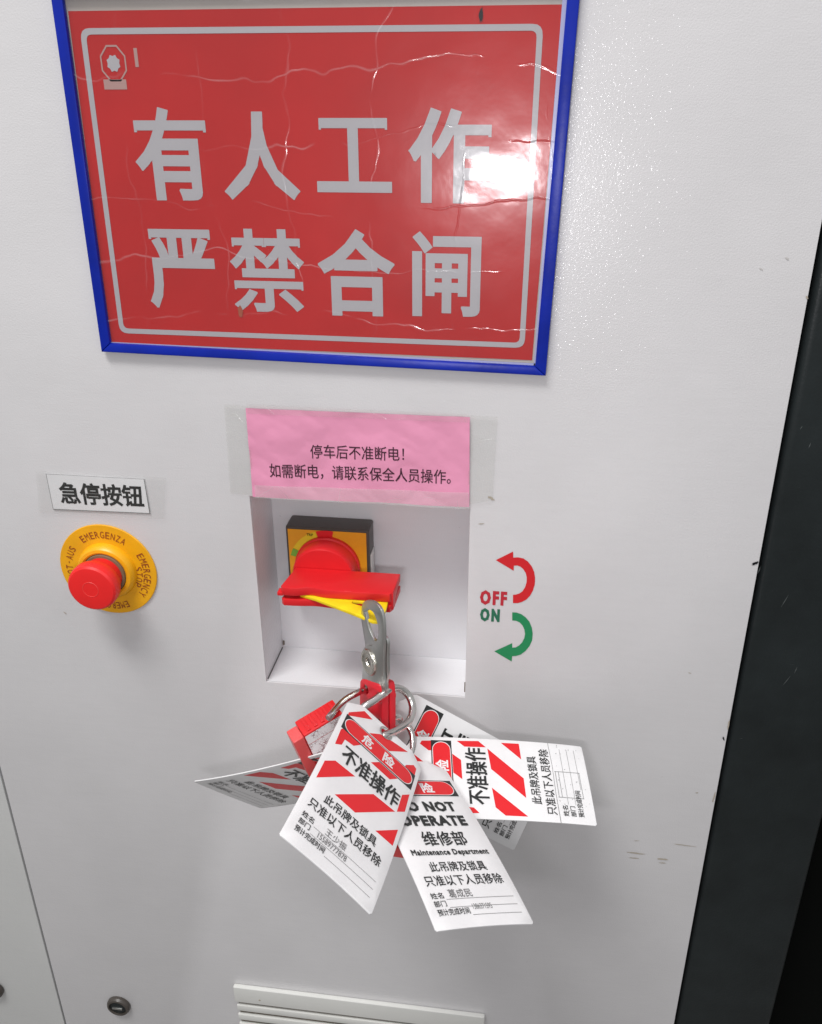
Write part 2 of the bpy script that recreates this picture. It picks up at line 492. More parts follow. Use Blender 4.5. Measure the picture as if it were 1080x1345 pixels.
def thing(name, label, cat, loc=(0, 0, 0), rot=None, group=None):
    o = bpy.data.objects.new(name, None)
    COL.objects.link(o)
    R = Matrix.Identity(4)
    if rot is not None:
        R = Matrix(rot).to_4x4()
    W = UP @ Matrix.Translation(loc) @ R
    o.matrix_world = W
    o.empty_display_size = 0.02
    o['label'] = label; o['category'] = cat
    if group: o['group'] = group
    ROOTS[o.name] = W
    return o
ROOTS = {}

def part(name, me, m, parent, label=None, local=False, root=None):
    root = root or parent
    if not local:
        me.transform(ROOTS[root.name].inverted() @ UP)
    me.name = name
    me.materials.append(M[m])
    o = bpy.data.objects.new(name, me)
    COL.objects.link(o)
    o.parent = parent
    if label: o['label'] = label
    return o

def rect(x0, z0, x1, z1): return [(x0, z0), (x1, z0), (x1, z1), (x0, z1)]
def xz(*pts): return [(p[0], p[2]) for p in pts]
def circ(cx, cy, r, n=28): return [(cx + r * math.cos(2 * math.pi * k / n), cy + r * math.sin(2 * math.pi * k / n)) for k in range(n)]

# ================================================================== the cabinet
cab = thing('electrical_cabinet', 'large off-white painted steel cabinet front carrying the red sign, switch recess and stop button', 'cabinet', (-0.15, 0.02, -1.5))
RX0, RX1, RZ0, RZ1, RD = -0.2006, -0.0374, -0.4438, -0.2764, 0.052
door = join([
    plate2d([rect(-0.4595, -1.45, 0.1675, 0.62), rect(RX0, RZ0, RX1, RZ1)], 0, 0.0018, WALL(0.0018), bev=0.0006),
    rbox(-0.4595, -0.4575, 0.0019, 0.022, -1.45, 0.62), rbox(0.1655, 0.1675, 0.0019, 0.022, -1.45, 0.62)])
part('door_panel', door, 'paint', cab)
def quad(pts):
    me = bpy.data.meshes.new('m'); me.from_pydata(pts, [], [tuple(range(len(pts)))]); me.update(); return me
tk = 0.0012
rec = join([
    rbox(RX0 - tk, RX0, 0.0019, RD, RZ0 - tk, RZ1 + tk), rbox(RX1, RX1 + tk, 0.0019, RD, RZ0 - tk, RZ1 + tk),
    rbox(RX0, RX1, 0.0019, RD, RZ0 - tk, RZ0), rbox(RX0, RX1, 0.0019, RD, RZ1, RZ1 + tk),
    rbox(RX0 - tk, RX1 + tk, RD + 0.0002, RD + 0.0015, RZ0 - tk, RZ1 + tk)])
part('recess_box', rec, 'paint_in', cab)
# folded-sheet joints of the recess: dark hairline gaps at the lower corners
part('recess_seam', tube([(RX0 + 0.0002, 0.004, RZ0 + 0.0002), (RX0 + 0.0002, RD - 0.002, RZ0 + 0.0002)], 0.0006, 6, 1), 'inkgrey', cab)
part('recess_seam', tube([(RX1 - 0.0002, 0.0022, RZ0 + 0.004), (RX1 - 0.0002, 0.0022, RZ0 + 0.013)], 0.0007, 6, 1), 'gap_brown', cab)
part('recess_seam', tube([(RX0 + 0.001, RD, RZ0 + 0.002), (RX0 + 0.0012, RD, RZ0 + 0.006)], 0.0009, 6, 1), 'gap_brown', cab)
part('side_panel', rbox(-1.2, -0.4622, 0.0008, 0.022, -1.45, 0.62, 0.001), 'paint_side', cab)
part('inner_frame', rbox(-0.60, -0.35, 0.026, 0.05, -1.45, 0.62), 'deadblack', cab)
part('inner_frame', rbox(0.10, 0.19, 0.055, 0.08, -1.45, 0.62), 'black', cab)

# printed OFF / ON and the two arrows
red_arrow = xz((-0.0173,0.0000,-0.3176),(-0.0050,0.0000,-0.3096),(-0.0047,0.0000,-0.3146),(-0.0010,0.0000,-0.3142),(0.0026,0.0000,-0.3148),(0.0060,0.0000,-0.3171),(0.0090,0.0000,-0.3209),(0.0110,0.0000,-0.3253),(0.0120,0.0000,-0.3303),(0.0121,0.0000,-0.3358),(0.0110,0.0000,-0.3414),(0.0092,0.0000,-0.3458),(0.0067,0.0000,-0.3493),(0.0035,0.0000,-0.3517),(0.0004,0.0000,-0.3530),(-0.0032,0.0000,-0.3533),(-0.0035,0.0000,-0.3461),(-0.0013,0.0000,-0.3458),(0.0012,0.0000,-0.3446),(0.0034,0.0000,-0.3425),(0.0051,0.0000,-0.3389),(0.0060,0.0000,-0.3346),(0.0059,0.0000,-0.3304),(0.0049,0.0000,-0.3267),(0.0030,0.0000,-0.3237),(0.0009,0.0000,-0.3218),(-0.0014,0.0000,-0.3210),(-0.0040,0.0000,-0.3213),(-0.0039,0.0000,-0.3256))
green_arrow = xz((-0.0156,0.0000,-0.3976),(-0.0022,0.0000,-0.3890),(-0.0020,0.0000,-0.3932),(0.0006,0.0000,-0.3927),(0.0031,0.0000,-0.3907),(0.0053,0.0000,-0.3877),(0.0067,0.0000,-0.3838),(0.0071,0.0000,-0.3799),(0.0064,0.0000,-0.3759),(0.0049,0.0000,-0.3725),(0.0027,0.0000,-0.3699),(-0.0002,0.0000,-0.3686),(-0.0031,0.0000,-0.3686),(-0.0034,0.0000,-0.3614),(0.0000,0.0000,-0.3614),(0.0035,0.0000,-0.3626),(0.0069,0.0000,-0.3651),(0.0099,0.0000,-0.3688),(0.0119,0.0000,-0.3737),(0.0129,0.0000,-0.3792),(0.0127,0.0000,-0.3853),(0.0111,0.0000,-0.3904),(0.0083,0.0000,-0.3952),(0.0047,0.0000,-0.3989),(0.0012,0.0000,-0.4005),(-0.0017,0.0000,-0.4009),(-0.0019,0.0000,-0.4059))
part('off_arrow', plate2d([red_arrow], 0, 0, WALL(-0.0003)), 'arrow_red', cab, 'red curved arrow pointing left above the word OFF')
part('on_arrow', plate2d([green_arrow], 0, 0, WALL(-0.0003)), 'arrow_green', cab, 'green curved arrow pointing left below the word ON')
def boxpx(a, b): return (a[0], b[2], b[0], a[2])
part('off_lettering', text2d('OFF', (-0.0280, -0.3563, -0.0078, -0.3438), 0.055, 0, WALL(-0.0003), 0, 1.35), 'off_red', cab, 'dark red printed word OFF')
part('on_lettering', text2d('ON', (-0.0275, -0.3710, -0.0126, -0.3594), 0.055, 0, WALL(-0.0003), 0, 1.40), 'on_green', cab, 'green printed word ON')

def mark(name, pts, r, m, seed):
    """an uneven flat stain"""
    rnd = random.Random(seed); L = []
    (x0, z0), (x1, z1) = pts
    ax = math.atan2(z1 - z0, x1 - x0); ln = math.hypot(x1 - x0, z1 - z0) / 2 + r; cx, cz = (x0 + x1) / 2, (z0 + z1) / 2
    for k in range(18):
        a = 2 * math.pi * k / 18; q = rnd.uniform(0.6, 1.1)
        u, v = ln * math.cos(a) * q, r * math.sin(a) * q
        L.append((cx + u * math.cos(ax) - v * math.sin(ax), cz + u * math.sin(ax) + v * math.cos(ax)))
    return part(name, plate2d([L], 0, 0, WALL(-0.0004)), m, cab)
mark('chip', [xz((0.1634,0.0000,-0.3086))[0], xz((0.1662,0.0000,-0.3069))[0]], 0.0012, 'ink', 1)
mark('scuff_mark', [xz((0.1032,0.0000,-0.5914))[0], xz((0.1178,0.0000,-0.5916))[0]], 0.0007, 'scuff', 2)
mark('scuff_mark', [xz((0.1057,0.0000,-0.5972))[0], xz((0.1146,0.0000,-0.5973))[0]], 0.0005, 'scuff', 3)
mark('scuff_mark', [xz((0.1296,0.0000,-0.5957))[0], xz((0.1377,0.0000,-0.5950))[0]], 0.0011, 'scuff', 4)
mark('scuff_mark', [xz((0.1313,0.0000,-0.5998))[0], xz((0.1369,0.0000,-0.5995))[0]], 0.0005, 'scuff', 5)
mark('scuff_mark', [xz((0.1399,0.0000,-0.5769))[0], xz((0.1592,0.0000,-0.5778))[0]], 0.0004, 'scuff', 6)
mark('scuff_mark', [xz((0.1075,0.0000,-0.5778))[0], xz((0.1125,0.0000,-0.5771))[0]], 0.0003, 'scuff', 7)
mark('scuff_mark', [xz((0.1646,0.0000,-0.4620))[0], xz((0.1656,0.0000,-0.4649))[0]], 0.0008, 'ink', 8)
mark('scuff_mark', [xz((-0.0312,0.0000,-0.2888))[0], xz((-0.0263,0.0000,-0.2882))[0]], 0.0004, 'scuff', 9)
mark('scuff_mark', [xz((-0.0243,0.0000,-0.2666))[0], xz((-0.0204,0.0000,-0.2691))[0]], 0.0010, 'scuff', 10)
mark('scuff_mark', [xz((0.1502,0.0000,-0.0973))[0], xz((0.1521,0.0000,-0.0982))[0]], 0.0005, 'faint', 11)
mark('scuff_mark', [xz((0.1361,0.0000,-0.1039))[0], xz((0.1380,0.0000,-0.1048))[0]], 0.0004, 'faint', 12)
mark('scuff_mark', [xz((0.1512,0.0000,-0.5200))[0], xz((0.1530,0.0000,-0.5198))[0]], 0.0005, 'scuff', 13)
mark('scuff_mark', [xz((-0.3667,0.0000,-0.3895))[0], xz((-0.3650,0.0000,-0.3912))[0]], 0.0005, 'scuff', 14)
mark('scuff_mark', [xz((0.1314,0.0000,-0.4043))[0], xz((0.1329,0.0000,-0.4046))[0]], 0.0004, 'scuff', 15)
for i, (a, b) in enumerate([((0.1656,0.0000,-0.5287), (0.1664,0.0000,-0.5174)), ((0.1662,0.0000,-0.1203), (0.1673,0.0000,-0.1217)), ((0.1669,0.0000,-0.4544), (0.1667,0.0000,-0.4448))]):
    mark('edge_wear', [xz(a)[0], xz(b)[0]], 0.0006, 'scuff', 20 + i)

# the dark column right of the door, and the darkness beyond it
colm = thing('steel_column', 'tall dark grey-green steel corner post along the right edge of the white cabinet', 'post', (0.21, 0.02, -1.5))
part('post_shaft', rbox(0.1706, 0.2535, 0.0015, 0.09, -1.45, 0.62, 0.0060, 4), 'dark', colm)
rs = random.Random(3)
for a, b in [((0.1999,0.0000,-0.3909), (0.2093,0.0000,-0.3921)), ((0.1883,0.0000,-0.3438), (0.1921,0.0000,-0.3320)), ((0.2006,0.0000,-0.4115), (0.2054,0.0000,-0.4007)), ((0.2073,0.0000,-0.3991), (0.2084,0.0000,-0.3929)), ((0.1774,0.0000,-0.4637), (0.1801,0.0000,-0.4626)), ((0.1858,0.0000,-0.2205), (0.1865,0.0000,-0.2161)), ((0.1782,0.0000,-0.2075), (0.1792,0.0000,-0.2048)), ((0.1683,0.0000,-0.3169), (0.1694,0.0000,-0.3107))]:
    ax, az = a[0], a[2]; bx, bz = b[0], b[2]
    part('scratch', plate2d([[(ax, az), ((ax + bx) / 2 + 0.0004, (az + bz) / 2), (bx, bz), ((ax + bx) / 2 - 0.0003, (az + bz) / 2)]], 0, 0, WALL(0.0013)), 'scratch', colm)
bg = bpy.data.objects.new('back_wall', rbox(-2.5, 2.5, 0.9, 1.0, 0, 3.2)); COL.objects.link(bg)  # unseen wall, coloured black for the void beyond the post
bg.data.materials.append(M['deadblack']); bg['kind'] = 'structure'
fl = bpy.data.objects.new('floor', rbox(-3, 3, -3, 1.0, -0.1, 0.0)); COL.objects.link(fl)
fl.data.materials.append(M['room']); fl['kind'] = 'structure'
lo = thing('dark_void_sheet', 'near-black sheet standing in for the dark void beyond the dark post at lower right', 'panel', (0.36, 0.06, -1.5))
part('sheet', rbox(0.2555, 0.62, 0.05, 0.07, -1.45, 0.62, 0.001), 'deadblack', lo)  # black sheet put in for the darkness past the post

# ================================================================== the red sign
sign = thing('warning_sign', 'big red Chinese warning sign in a bright blue frame under wrinkled clear film', 'sign', (-0.14, 0.0, -0.17))
O4 = [(-0.2943 + 0.0002, 0.0530), (0.01685, 0.0530), (0.0106, -0.1754), (-0.2969, -0.1692)]      # TL TR BR BL on the frame front
RW = 0.0073
I4 = [(O4[0][0] + RW, O4[0][1] - RW), (O4[1][0] - RW, O4[1][1] - RW), (O4[2][0] - RW, O4[2][1] + RW * 0.86), (O4[3][0] + RW, O4[3][1] + RW * 0.86)]
for k in range(4):
    q = [O4[k], O4[(k + 1) % 4], I4[(k + 1) % 4], I4[k]]
    part('frame_rail', plate2d([q], 0.0004, 0.0052, WALL(0), bev=0.0011), 'blue', sign)
ex = 0.003
bq = [(I4[0][0] - ex, I4[0][1] + ex), (I4[1][0] + ex, I4[1][1] + ex), (I4[2][0] + ex, I4[2][1] - ex), (I4[3][0] - ex, I4[3][1] - ex)]
part('backing_board', plate2d([bq], 0.0003, 0.0014, WALL(0)), 'backing', sign)
PQ = [(-0.2859, 0.0391), (0.0071, 0.0387), (0.0011, -0.1659), (-0.2903, -0.1628)]
poster = part('poster', plate2d([PQ], 0.0015, 0.0018, WALL(0)), 'poster', sign, 'red printed sheet with two rows of pale grey Chinese characters')
# rounded white border
def border(quad_out, w, rad):
    """ring following the four corners, rounded"""
    def rr(q, rad):
        L = []
        for k in range(4):
            p = Vector(q[k]); a = (Vector(q[k - 1]) - p).normalized(); b = (Vector(q[(k + 1) % 4]) - p).normalized()
            s = p + a * rad; e2 = p + b * rad
            for t in [0, .25, .5, .75, 1]:
                L.append(tuple((1 - t) ** 2 * s + 2 * t * (1 - t) * p + t * t * e2))
        return L
    qi = [(quad_out[0][0] + w, quad_out[0][1] - w), (quad_out[1][0] - w, quad_out[1][1] - w), (quad_out[2][0] - w, quad_out[2][1] + w), (quad_out[3][0] + w, quad_out[3][1] + w)]
    return [rr(quad_out, rad), rr(qi, rad * 0.6)]
BQ = [(-0.2802, 0.0300), (-0.0029, 0.0290), (-0.0048, -0.1578), (-0.2822, -0.1561)]
BQ = [(-0.2800, 0.0300), (0.0, 0.0290), (-0.0043, -0.1578), (-0.2826, -0.1561)]
BQ[1] = ((-0.0029,-0.0020,0.0293)[0], (-0.0029,-0.0020,0.0293)[2])
part('border_line', plate2d(border(BQ, 0.0034, 0.006), 0, 0, WALL(-0.0020)), 'posterwhite', poster, root=sign)
Y1 = -0.0020
def glyph(ch, l, r_, t, b, bold=0.028):
    part('character', text2d(ch, (l[0], b[2], r_[0], t[2]), bold, 0, WALL(Y1)), 'posterwhite', poster, root=sign)
glyph('有', (-0.2549,-0.0020,-0.0232), (-0.2071,-0.0020,-0.0231), (-0.2317,-0.0020,-0.0137), (-0.2397,-0.0020,-0.0683))
glyph('人', (-0.1979,-0.0020,-0.0614), (-0.1495,-0.0020,-0.0605), (-0.1727,-0.0020,-0.0160), (-0.1516,-0.0020,-0.0669))
glyph('工', (-0.1381,-0.0020,-0.0590), (-0.0907,-0.0020,-0.0590), (-0.1139,-0.0020,-0.0196), (-0.1153,-0.0020,-0.0623))
glyph('作', (-0.0799,-0.0020,-0.0427), (-0.0302,-0.0020,-0.0272), (-0.0664,-0.0020,-0.0142), (-0.0712,-0.0020,-0.0680))
glyph('严', (-0.2567,-0.0020,-0.1255), (-0.2097,-0.0020,-0.1095), (-0.2290,-0.0020,-0.0861), (-0.2502,-0.0020,-0.1374))
glyph('禁', (-0.1987,-0.0020,-0.1071), (-0.1496,-0.0020,-0.1062), (-0.1844,-0.0020,-0.0851), (-0.1753,-0.0020,-0.1386), 0.021)
glyph('合', (-0.1397,-0.0020,-0.1086), (-0.0901,-0.0020,-0.1062), (-0.1151,-0.0020,-0.0847), (-0.1168,-0.0020,-0.1398))
glyph('闸', (-0.0783,-0.0020,-0.1227), (-0.0343,-0.0020,-0.0920), (-0.0674,-0.0020,-0.0854), (-0.0407,-0.0020,-0.1387), 0.025)
# company emblem at the upper left: octagon, notched disc and a small plate, with one upright stroke beside
ec = (-0.2610,-0.0020,0.0099); ex0, ez0 = ec[0], ec[2] - 0.003
ec = (-0.2615,-0.0020,0.0109); ex0, ez0 = ec[0], ec[2]
octo = [(ex0 + 0.0088 * math.cos(math.radians(22.5 + 45 * k)), ez0 + 0.0108 * math.sin(math.radians(22.5 + 45 * k))) for k in range(8)]
octi = [(ex0 + 0.0078 * math.cos(math.radians(22.5 + 45 * k)), ez0 + 0.0097 * math.sin(math.radians(22.5 + 45 * k))) for k in range(8)]
part('emblem_ring', plate2d([octo, octi], 0, 0, WALL(Y1)), 'logo', poster, root=sign)
part('emblem_disc', plate2d([[(ex0 + (0.0045 if k % 2 else 0.0037) * math.cos(math.pi * k / 8), ez0 + (0.0050 if k % 2 else 0.0040) * math.sin(math.pi * k / 8)) for k in range(16)]], 0, 0, WALL(Y1)), 'posterwhite', poster, root=sign)
pl = (-0.2695,-0.0020,0.0005); pr = (-0.2548,-0.0020,0.0004)
part('emblem_plate', plate2d([rect(pl[0], pl[2] - 0.0040, pr[0], pl[2] + 0.0016)], 0, 0, WALL(Y1)), 'logo', poster, root=sign)
sa = (-0.2477,-0.0020,0.0191); sb = (-0.2475,-0.0020,0.0088)
part('emblem_stroke', plate2d([rect(sa[0], sb[2], sa[0] + 0.0022, sa[2])], 0, 0, WALL(Y1)), 'logo', poster, root=sign)
# oily thumb stains on the sheet
def stain(cx, cz, rx, rz, seed, m, parent, root, y):
    rnd = random.Random(seed)
    L = [(cx + rx * math.cos(2 * math.pi * k / 16) * rnd.uniform(0.6, 1.15), cz + rz * math.sin(2 * math.pi * k / 16) * rnd.uniform(0.6, 1.15)) for k in range(16)]
    part('stain', plate2d([L], 0, 0, WALL(y)), m, parent, root=root)
st = (-0.0382,-0.0030,0.0342)
stain(st[0], st[2], 0.0014, 0.0042, 4, 'ink', poster, sign, -0.0023)
st = (-0.1947,-0.0030,-0.1386)
M['stainbrown'] = mat('brown_stain', (0.33, 0.07, 0.03), 0.7)
stain(st[0], st[2], 0.0020, 0.0045, 9, 'stainbrown', poster, sign, -0.0023)
# wrinkled clear film as a relief sheet
def film_sheet(q, y, nx, nz, amp, sc, seed):
    vs = []; fs = []
    for j in range(nz + 1):
        for i in range(nx + 1):
            u, v = i / nx, j / nz
            a = Vector(q[3]).lerp(Vector(q[2]), u); b = Vector(q[0]).lerp(Vector(q[1]), u)
            p = a.lerp(b, v)
            n = mnoise.noise(Vector((p.x * sc + seed, p.y * sc * 1.3, 0.3))) + 0.5 * mnoise.noise(Vector((p.x * sc * 2.7, p.y * sc * 3 + seed, 1.3)))
            vs.append((p.x, y - amp * n, p.y))
    for j in range(nz):
        for i in range(nx):
            k = j * (nx + 1) + i
            fs.append((k, k + 1, k + nx + 2, k + nx + 1))
    me = bpy.data.meshes.new('m'); me.from_pydata(vs, [], fs); me.update()
    for p in me.polygons: p.use_smooth = True
    return me
fq = [(I4[0][0] - 0.001, I4[0][1] + 0.001), (I4[1][0] + 0.001, I4[1][1] + 0.001), (I4[2][0] + 0.001, I4[2][1] - 0.001), (I4[3][0] - 0.001, I4[3][1] - 0.001)]
part('clear_film', film_sheet(fq, -0.0033, 110, 80, 0.00015, 28, 2.0), 'film', sign, 'wrinkled clear plastic cover sheet')
# pale plastic lip showing inside the rails (right and bottom)
part('frame_lip', plate2d([[(I4[1][0] - 0.0025, I4[1][1]), (I4[1][0] + 0.0005, I4[1][1]), (I4[2][0] + 0.0005, I4[2][1]), (I4[2][0] - 0.0010, I4[2][1])]], 0.0018, 0.0026, WALL(0)), 'lip', sign)
part('frame_lip', plate2d([[(I4[3][0], I4[3][1] - 0.0005), (I4[2][0], I4[2][1] - 0.0005), (I4[2][0], I4[2][1] + 0.0014), (I4[3][0], I4[3][1] + 0.0004)]], 0.0018, 0.0026, WALL(0)), 'lip', sign)

# ================================================================== pink notice
note = thing('paper_notice', 'crumpled pink paper notice with two lines of Chinese taped above the recess', 'notice', (-0.118, 0, -0.2755))
def crumple(x, z, amp=0.0015, sc=26):
    v = mnoise.noise(Vector((x * sc, z * sc * 1.3, 7.1))) + 0.12 * abs(mnoise.noise(Vector((x * sc * 5, z * sc * 5, 1.3)))) + 0.6 * abs(mnoise.noise(Vector((x * sc * 2.2 + z * 30, z * sc * 2, 3.3))))
    return amp * (v + 0.7)
NQ = [(-0.1972, -0.2072), (-0.0390, -0.2072), (-0.0377, -0.2752), (-0.1978, -0.2760)]
def crumpled_sheet(q, y, nx, nz, amp, sc):
    me = film_sheet(q, y, nx, nz, 0, 1, 0)
    for v in me.vertices: v.co.y = y - crumple(v.co.x, v.co.z, amp, sc)
    me.update()
    for p in me.polygons: p.use_smooth = True
    return me
paper = part('paper', crumpled_sheet(NQ, -0.0004, 130, 60, 0.0015, 26), 'pink', note)
def note_text(body, a, b, c, d, bold):
    """a: top-left, b: top-right, d: bottom-left"""
    me = text2d(body, (a[0], d[2], b[0], a[2]), bold, 0, WALL(0), 0)
    sh = (b[2] - a[2])
    for v in me.vertices:
        v.co.z += sh * (v.co.x - a[0]) / (b[0] - a[0])
        v.co.y = -0.0004 - crumple(v.co.x, v.co.z) - 0.00025
    me.update()
    part('lettering', me, 'inkpurple', paper, root=note)
note_text('停车后不准断电！', (-0.1522,0.0000,-0.2327), (-0.0845,0.0000,-0.2312), None, (-0.1524,0.0000,-0.2432), 0.006)
note_text('如需断电，请联系保全人员操作。', (-0.1832,0.0000,-0.2483), (-0.0513,0.0000,-0.2469), None, (-0.1837,0.0000,-0.2595), 0.006)
TQl = [(-0.2130, -0.2052), (-0.1955, -0.2058), (-0.1965, -0.2752), (-0.2150, -0.2745)]
TQr = [(-0.0400, -0.2058), (-0.0200, -0.2062), (-0.0213, -0.2690), (-0.0390, -0.2735)]
part('tape_strip', crumpled_sheet(TQl, -0.0008, 14, 42, 0.0007, 40), 'tape', note, 'clear wrinkled tape along the left edge of the pink paper')
part('tape_strip', crumpled_sheet(TQr, -0.0008, 14, 42, 0.0007, 40), 'tape', note, 'clear wrinkled tape along the right edge of the pink paper')
part('tape_strip', crumpled_sheet([(-0.1955, -0.2660), (-0.0385, -0.2635), (-0.0374, -0.2764), (-0.1955, -0.2764)], -0.0010, 130, 14, 0.0015, 26), 'tape_milky', note, 'milky tape strip over the lower edge of the pink paper')
part('tape_strip', crumpled_sheet([(-0.1960, -0.2040), (-0.0395, -0.2052), (-0.0395, -0.2110), (-0.1960, -0.2110)], -0.0010, 130, 8, 0.0015, 26), 'tape', note, 'clear tape strip over the upper edge of the pink paper')

# ================================================================== stop-button label
lab = thing('button_label', 'small white paper label with bold black Chinese above the yellow stop-button plate', 'label', (-0.319, 0, -0.2955))
LQ = [xz((-0.3585,0.0000,-0.2662))[0], xz((-0.2804,0.0000,-0.2664))[0], xz((-0.2798,0.0000,-0.2951))[0], xz((-0.3582,0.0000,-0.2961))[0]]
lp = part('paper', plate2d([LQ], 0.0003, 0.0009, WALL(0)), 'white', lab)
part('paper_edge', plate2d([[LQ[0], LQ[1], LQ[2], LQ[3]], [(LQ[0][0] + 0.0003, LQ[0][1] - 0.0002), (LQ[1][0] - 0.0006, LQ[1][1] - 0.0002), (LQ[2][0] - 0.0006, LQ[2][1] + 0.0005), (LQ[3][0] + 0.0003, LQ[3][1] + 0.0005)]], 0, 0, WALL(-0.0010)), 'inkgrey', lp, root=lab)
def label_text():
    a, b, d = (-0.3503,-0.0010,-0.2726), (-0.2834,-0.0010,-0.2717), (-0.3515,-0.0010,-0.2908)
    me = text2d('急停按钮', (a[0], d[2], b[0], a[2]), 0.026, 0, WALL(-0.0011))
    sh = b[2] - a[2]
    for v in me.vertices: v.co.z += sh * (v.co.x - a[0]) / (b[0] - a[0])
    part('lettering', me, 'ink', lp, root=lab)
label_text()
LT = [xz((-0.3661,0.0000,-0.2644))[0], xz((-0.2632,0.0000,-0.2640))[0], xz((-0.2694,0.0000,-0.2989))[0], xz((-0.3705,0.0000,-0.2998))[0]]
def crs(q, y, nx, nz):
    me = film_sheet(q, y, nx, nz, 0.0002, 60, 3.0)
    return me
part('tape_strip', crs(LT, -0.0015, 60, 22), 'tape_clear', lab, 'clear tape laid across the whole label')

# ================================================================== emergency stop button
EC = (-0.3212, -0.3465)
es = thing('emergency_stop_button', 'red mushroom push button on a round yellow lettered plate', 'push button', (EC[0], 0, EC[1]))
ctr = (EC[0], 0, EC[1])
plate = part('legend_plate', lathe([(0.0390, 0.0003), (0.0397, 0.0006), (0.0397, 0.0012), (0.0392, 0.0016), (0.022, 0.0018)], ctr), 'estop_yellow', es)
def arc_text(body, a0, a1, r, size, inward=False):
    """letters along a circle from angle a0 to a1 (degrees)"""
    out = []
    n = len(body)
    for i, ch in enumerate(body):
        if ch == ' ': continue
        a = a0 + (a1 - a0) * (i + 0.5) / n
        wd = abs(a1 - a0) / n * math.pi / 180 * r * 0.74
        if ch in 'I-': wd *= 0.45
        hgt = size if ch != '-' else size * 0.12
        me = text2d(ch, (-wd / 2, -hgt / 2, wd / 2, hgt / 2), 0.0)
        rot = Matrix.Rotation(math.radians(a - 90), 4, 'Z')
        me.transform(Matrix.Translation((EC[0], EC[1], 0)) @ Matrix.Rotation(math.radians(a - 90), 4, 'Z') @ Matrix.Translation((0, r, 0)))
        me.transform(WALL(-0.00205))
        out.append(me)
    bm = bmesh.new()
    for m_ in out: bm.from_mesh(m_)
    me = bpy.data.meshes.new('m'); bm.to_mesh(me); bm.free()
    part('lettering', me, 'estop_ink', plate, root=es)
arc_text('EMERGENZA', 126, 54, 0.0312, 0.0058)
arc_text('EMERGENCY', 31, -42, 0.0322, 0.0058)
arc_text('STOP', 12, -32, 0.0256, 0.0056)
arc_text('EMERGENCY', -66, -128, 0.0322, 0.0058)
arc_text('NOT-AUS', 198, 143, 0.0318, 0.0056)
part('collar', lathe([(0.0240, 0.0018), (0.0238, 0.0040), (0.0226, 0.0072), (0.0212, 0.0086), (0.0190, 0.0090), (0.0176, 0.0082), (0.0170, 0.0040)], ctr), 'estop_yellow', es)
part('seal_ring', lathe([(0.0172, 0.0040), (0.0171, 0.0082), (0.0166, 0.0094), (0.0135, 0.0094)], ctr), 'collar_grey', es)
part('neck', lathe([(0.0148, 0.0085), (0.0150, 0.0150), (0.0162, 0.0205)], ctr), 'estop_red', es)
head = part('mushroom_head', lathe([(0.0150, 0.0185), (0.0184, 0.0200), (0.0194, 0.0222), (0.0196, 0.0268), (0.0189, 0.0302), (0.0174, 0.0316), (0.0130, 0.0322), (0.0065, 0.0324)], ctr), 'estop_red', es)
ringp = []
for k in range(41):
    a = 2 * math.pi * k / 40
    ringp.append((EC[0] + 0.0062 * math.cos(a), -0.03235, EC[1] + 0.0062 * math.sin(a)))
part('ring_mark', tube(ringp, 0.0003, 6, 1), 'ring_red', head, root=es)

# ================================================================== rotary switch in the recess
sw = thing('rotary_switch', 'red and yellow rotary isolator switch with black square housing inside the recess', 'switch', (-0.1509, RD, -0.3482))
SX0, SX1, SZ0, SZ1 = -0.1845, -0.1175, -0.3818, -0.3152
part('housing', rbox(SX0, SX1, 0.0310, 0.0518, SZ0, SZ1, 0.0022, 3), 'blackplastic', sw)
face = part('face_plate', plate2d([rect(SX0 + 0.0020, SZ0 + 0.002, SX1 - 0.0022, SZ1 - 0.0022)], 0, 0.0004, WALL(0.0308)), 'switch_yellow', sw)
part('side_clip', rbox(SX1, SX1 + 0.0008, 0.034, 0.047, -0.372, -0.338, 0.0003), 'vent', sw)
KC = (-0.1512, 0.0304, -0.3482)
def ring_seg(a0, a1, r0, r1, y, m, nm='dial_mark'):
    L = []
    n = 14
    for k in range(n + 1):
        a = math.radians(a0 + (a1 - a0) * k / n); L.append((KC[0] + r1 * math.cos(a), KC[2] + r1 * math.sin(a)))
    for k in range(n + 1):
        a = math.radians(a1 + (a0 - a1) * k / n); L.append((KC[0] + r0 * math.cos(a), KC[2] + r0 * math.sin(a)))
    return part(nm, plate2d([L], 0, 0, WALL(y)), m, sw)
ring_seg(80, 106, 0.0255, 0.0312, 0.0301, 'switch_red')
ring_seg(107, 152, 0.0255, 0.0310, 0.0301, 'dial_yellow')
ring_seg(153, 166, 0.0255, 0.0310, 0.0301, 'dial_green')
part('position_mark', text2d('TRIP', (KC[0] - 0.0160, KC[2] + 0.0258, KC[0] - 0.0108, KC[2] + 0.0280), 0.02, 0, WALL(0.0299)), 'ink', sw)
part('knob', lathe([(0.0262, 0.0), (0.0262, 0.0035), (0.0252, 0.0045), (0.0248, 0.0150), (0.0244, 0.0176), (0.0236, 0.0188)], KC, 72), 'switch_red', sw)
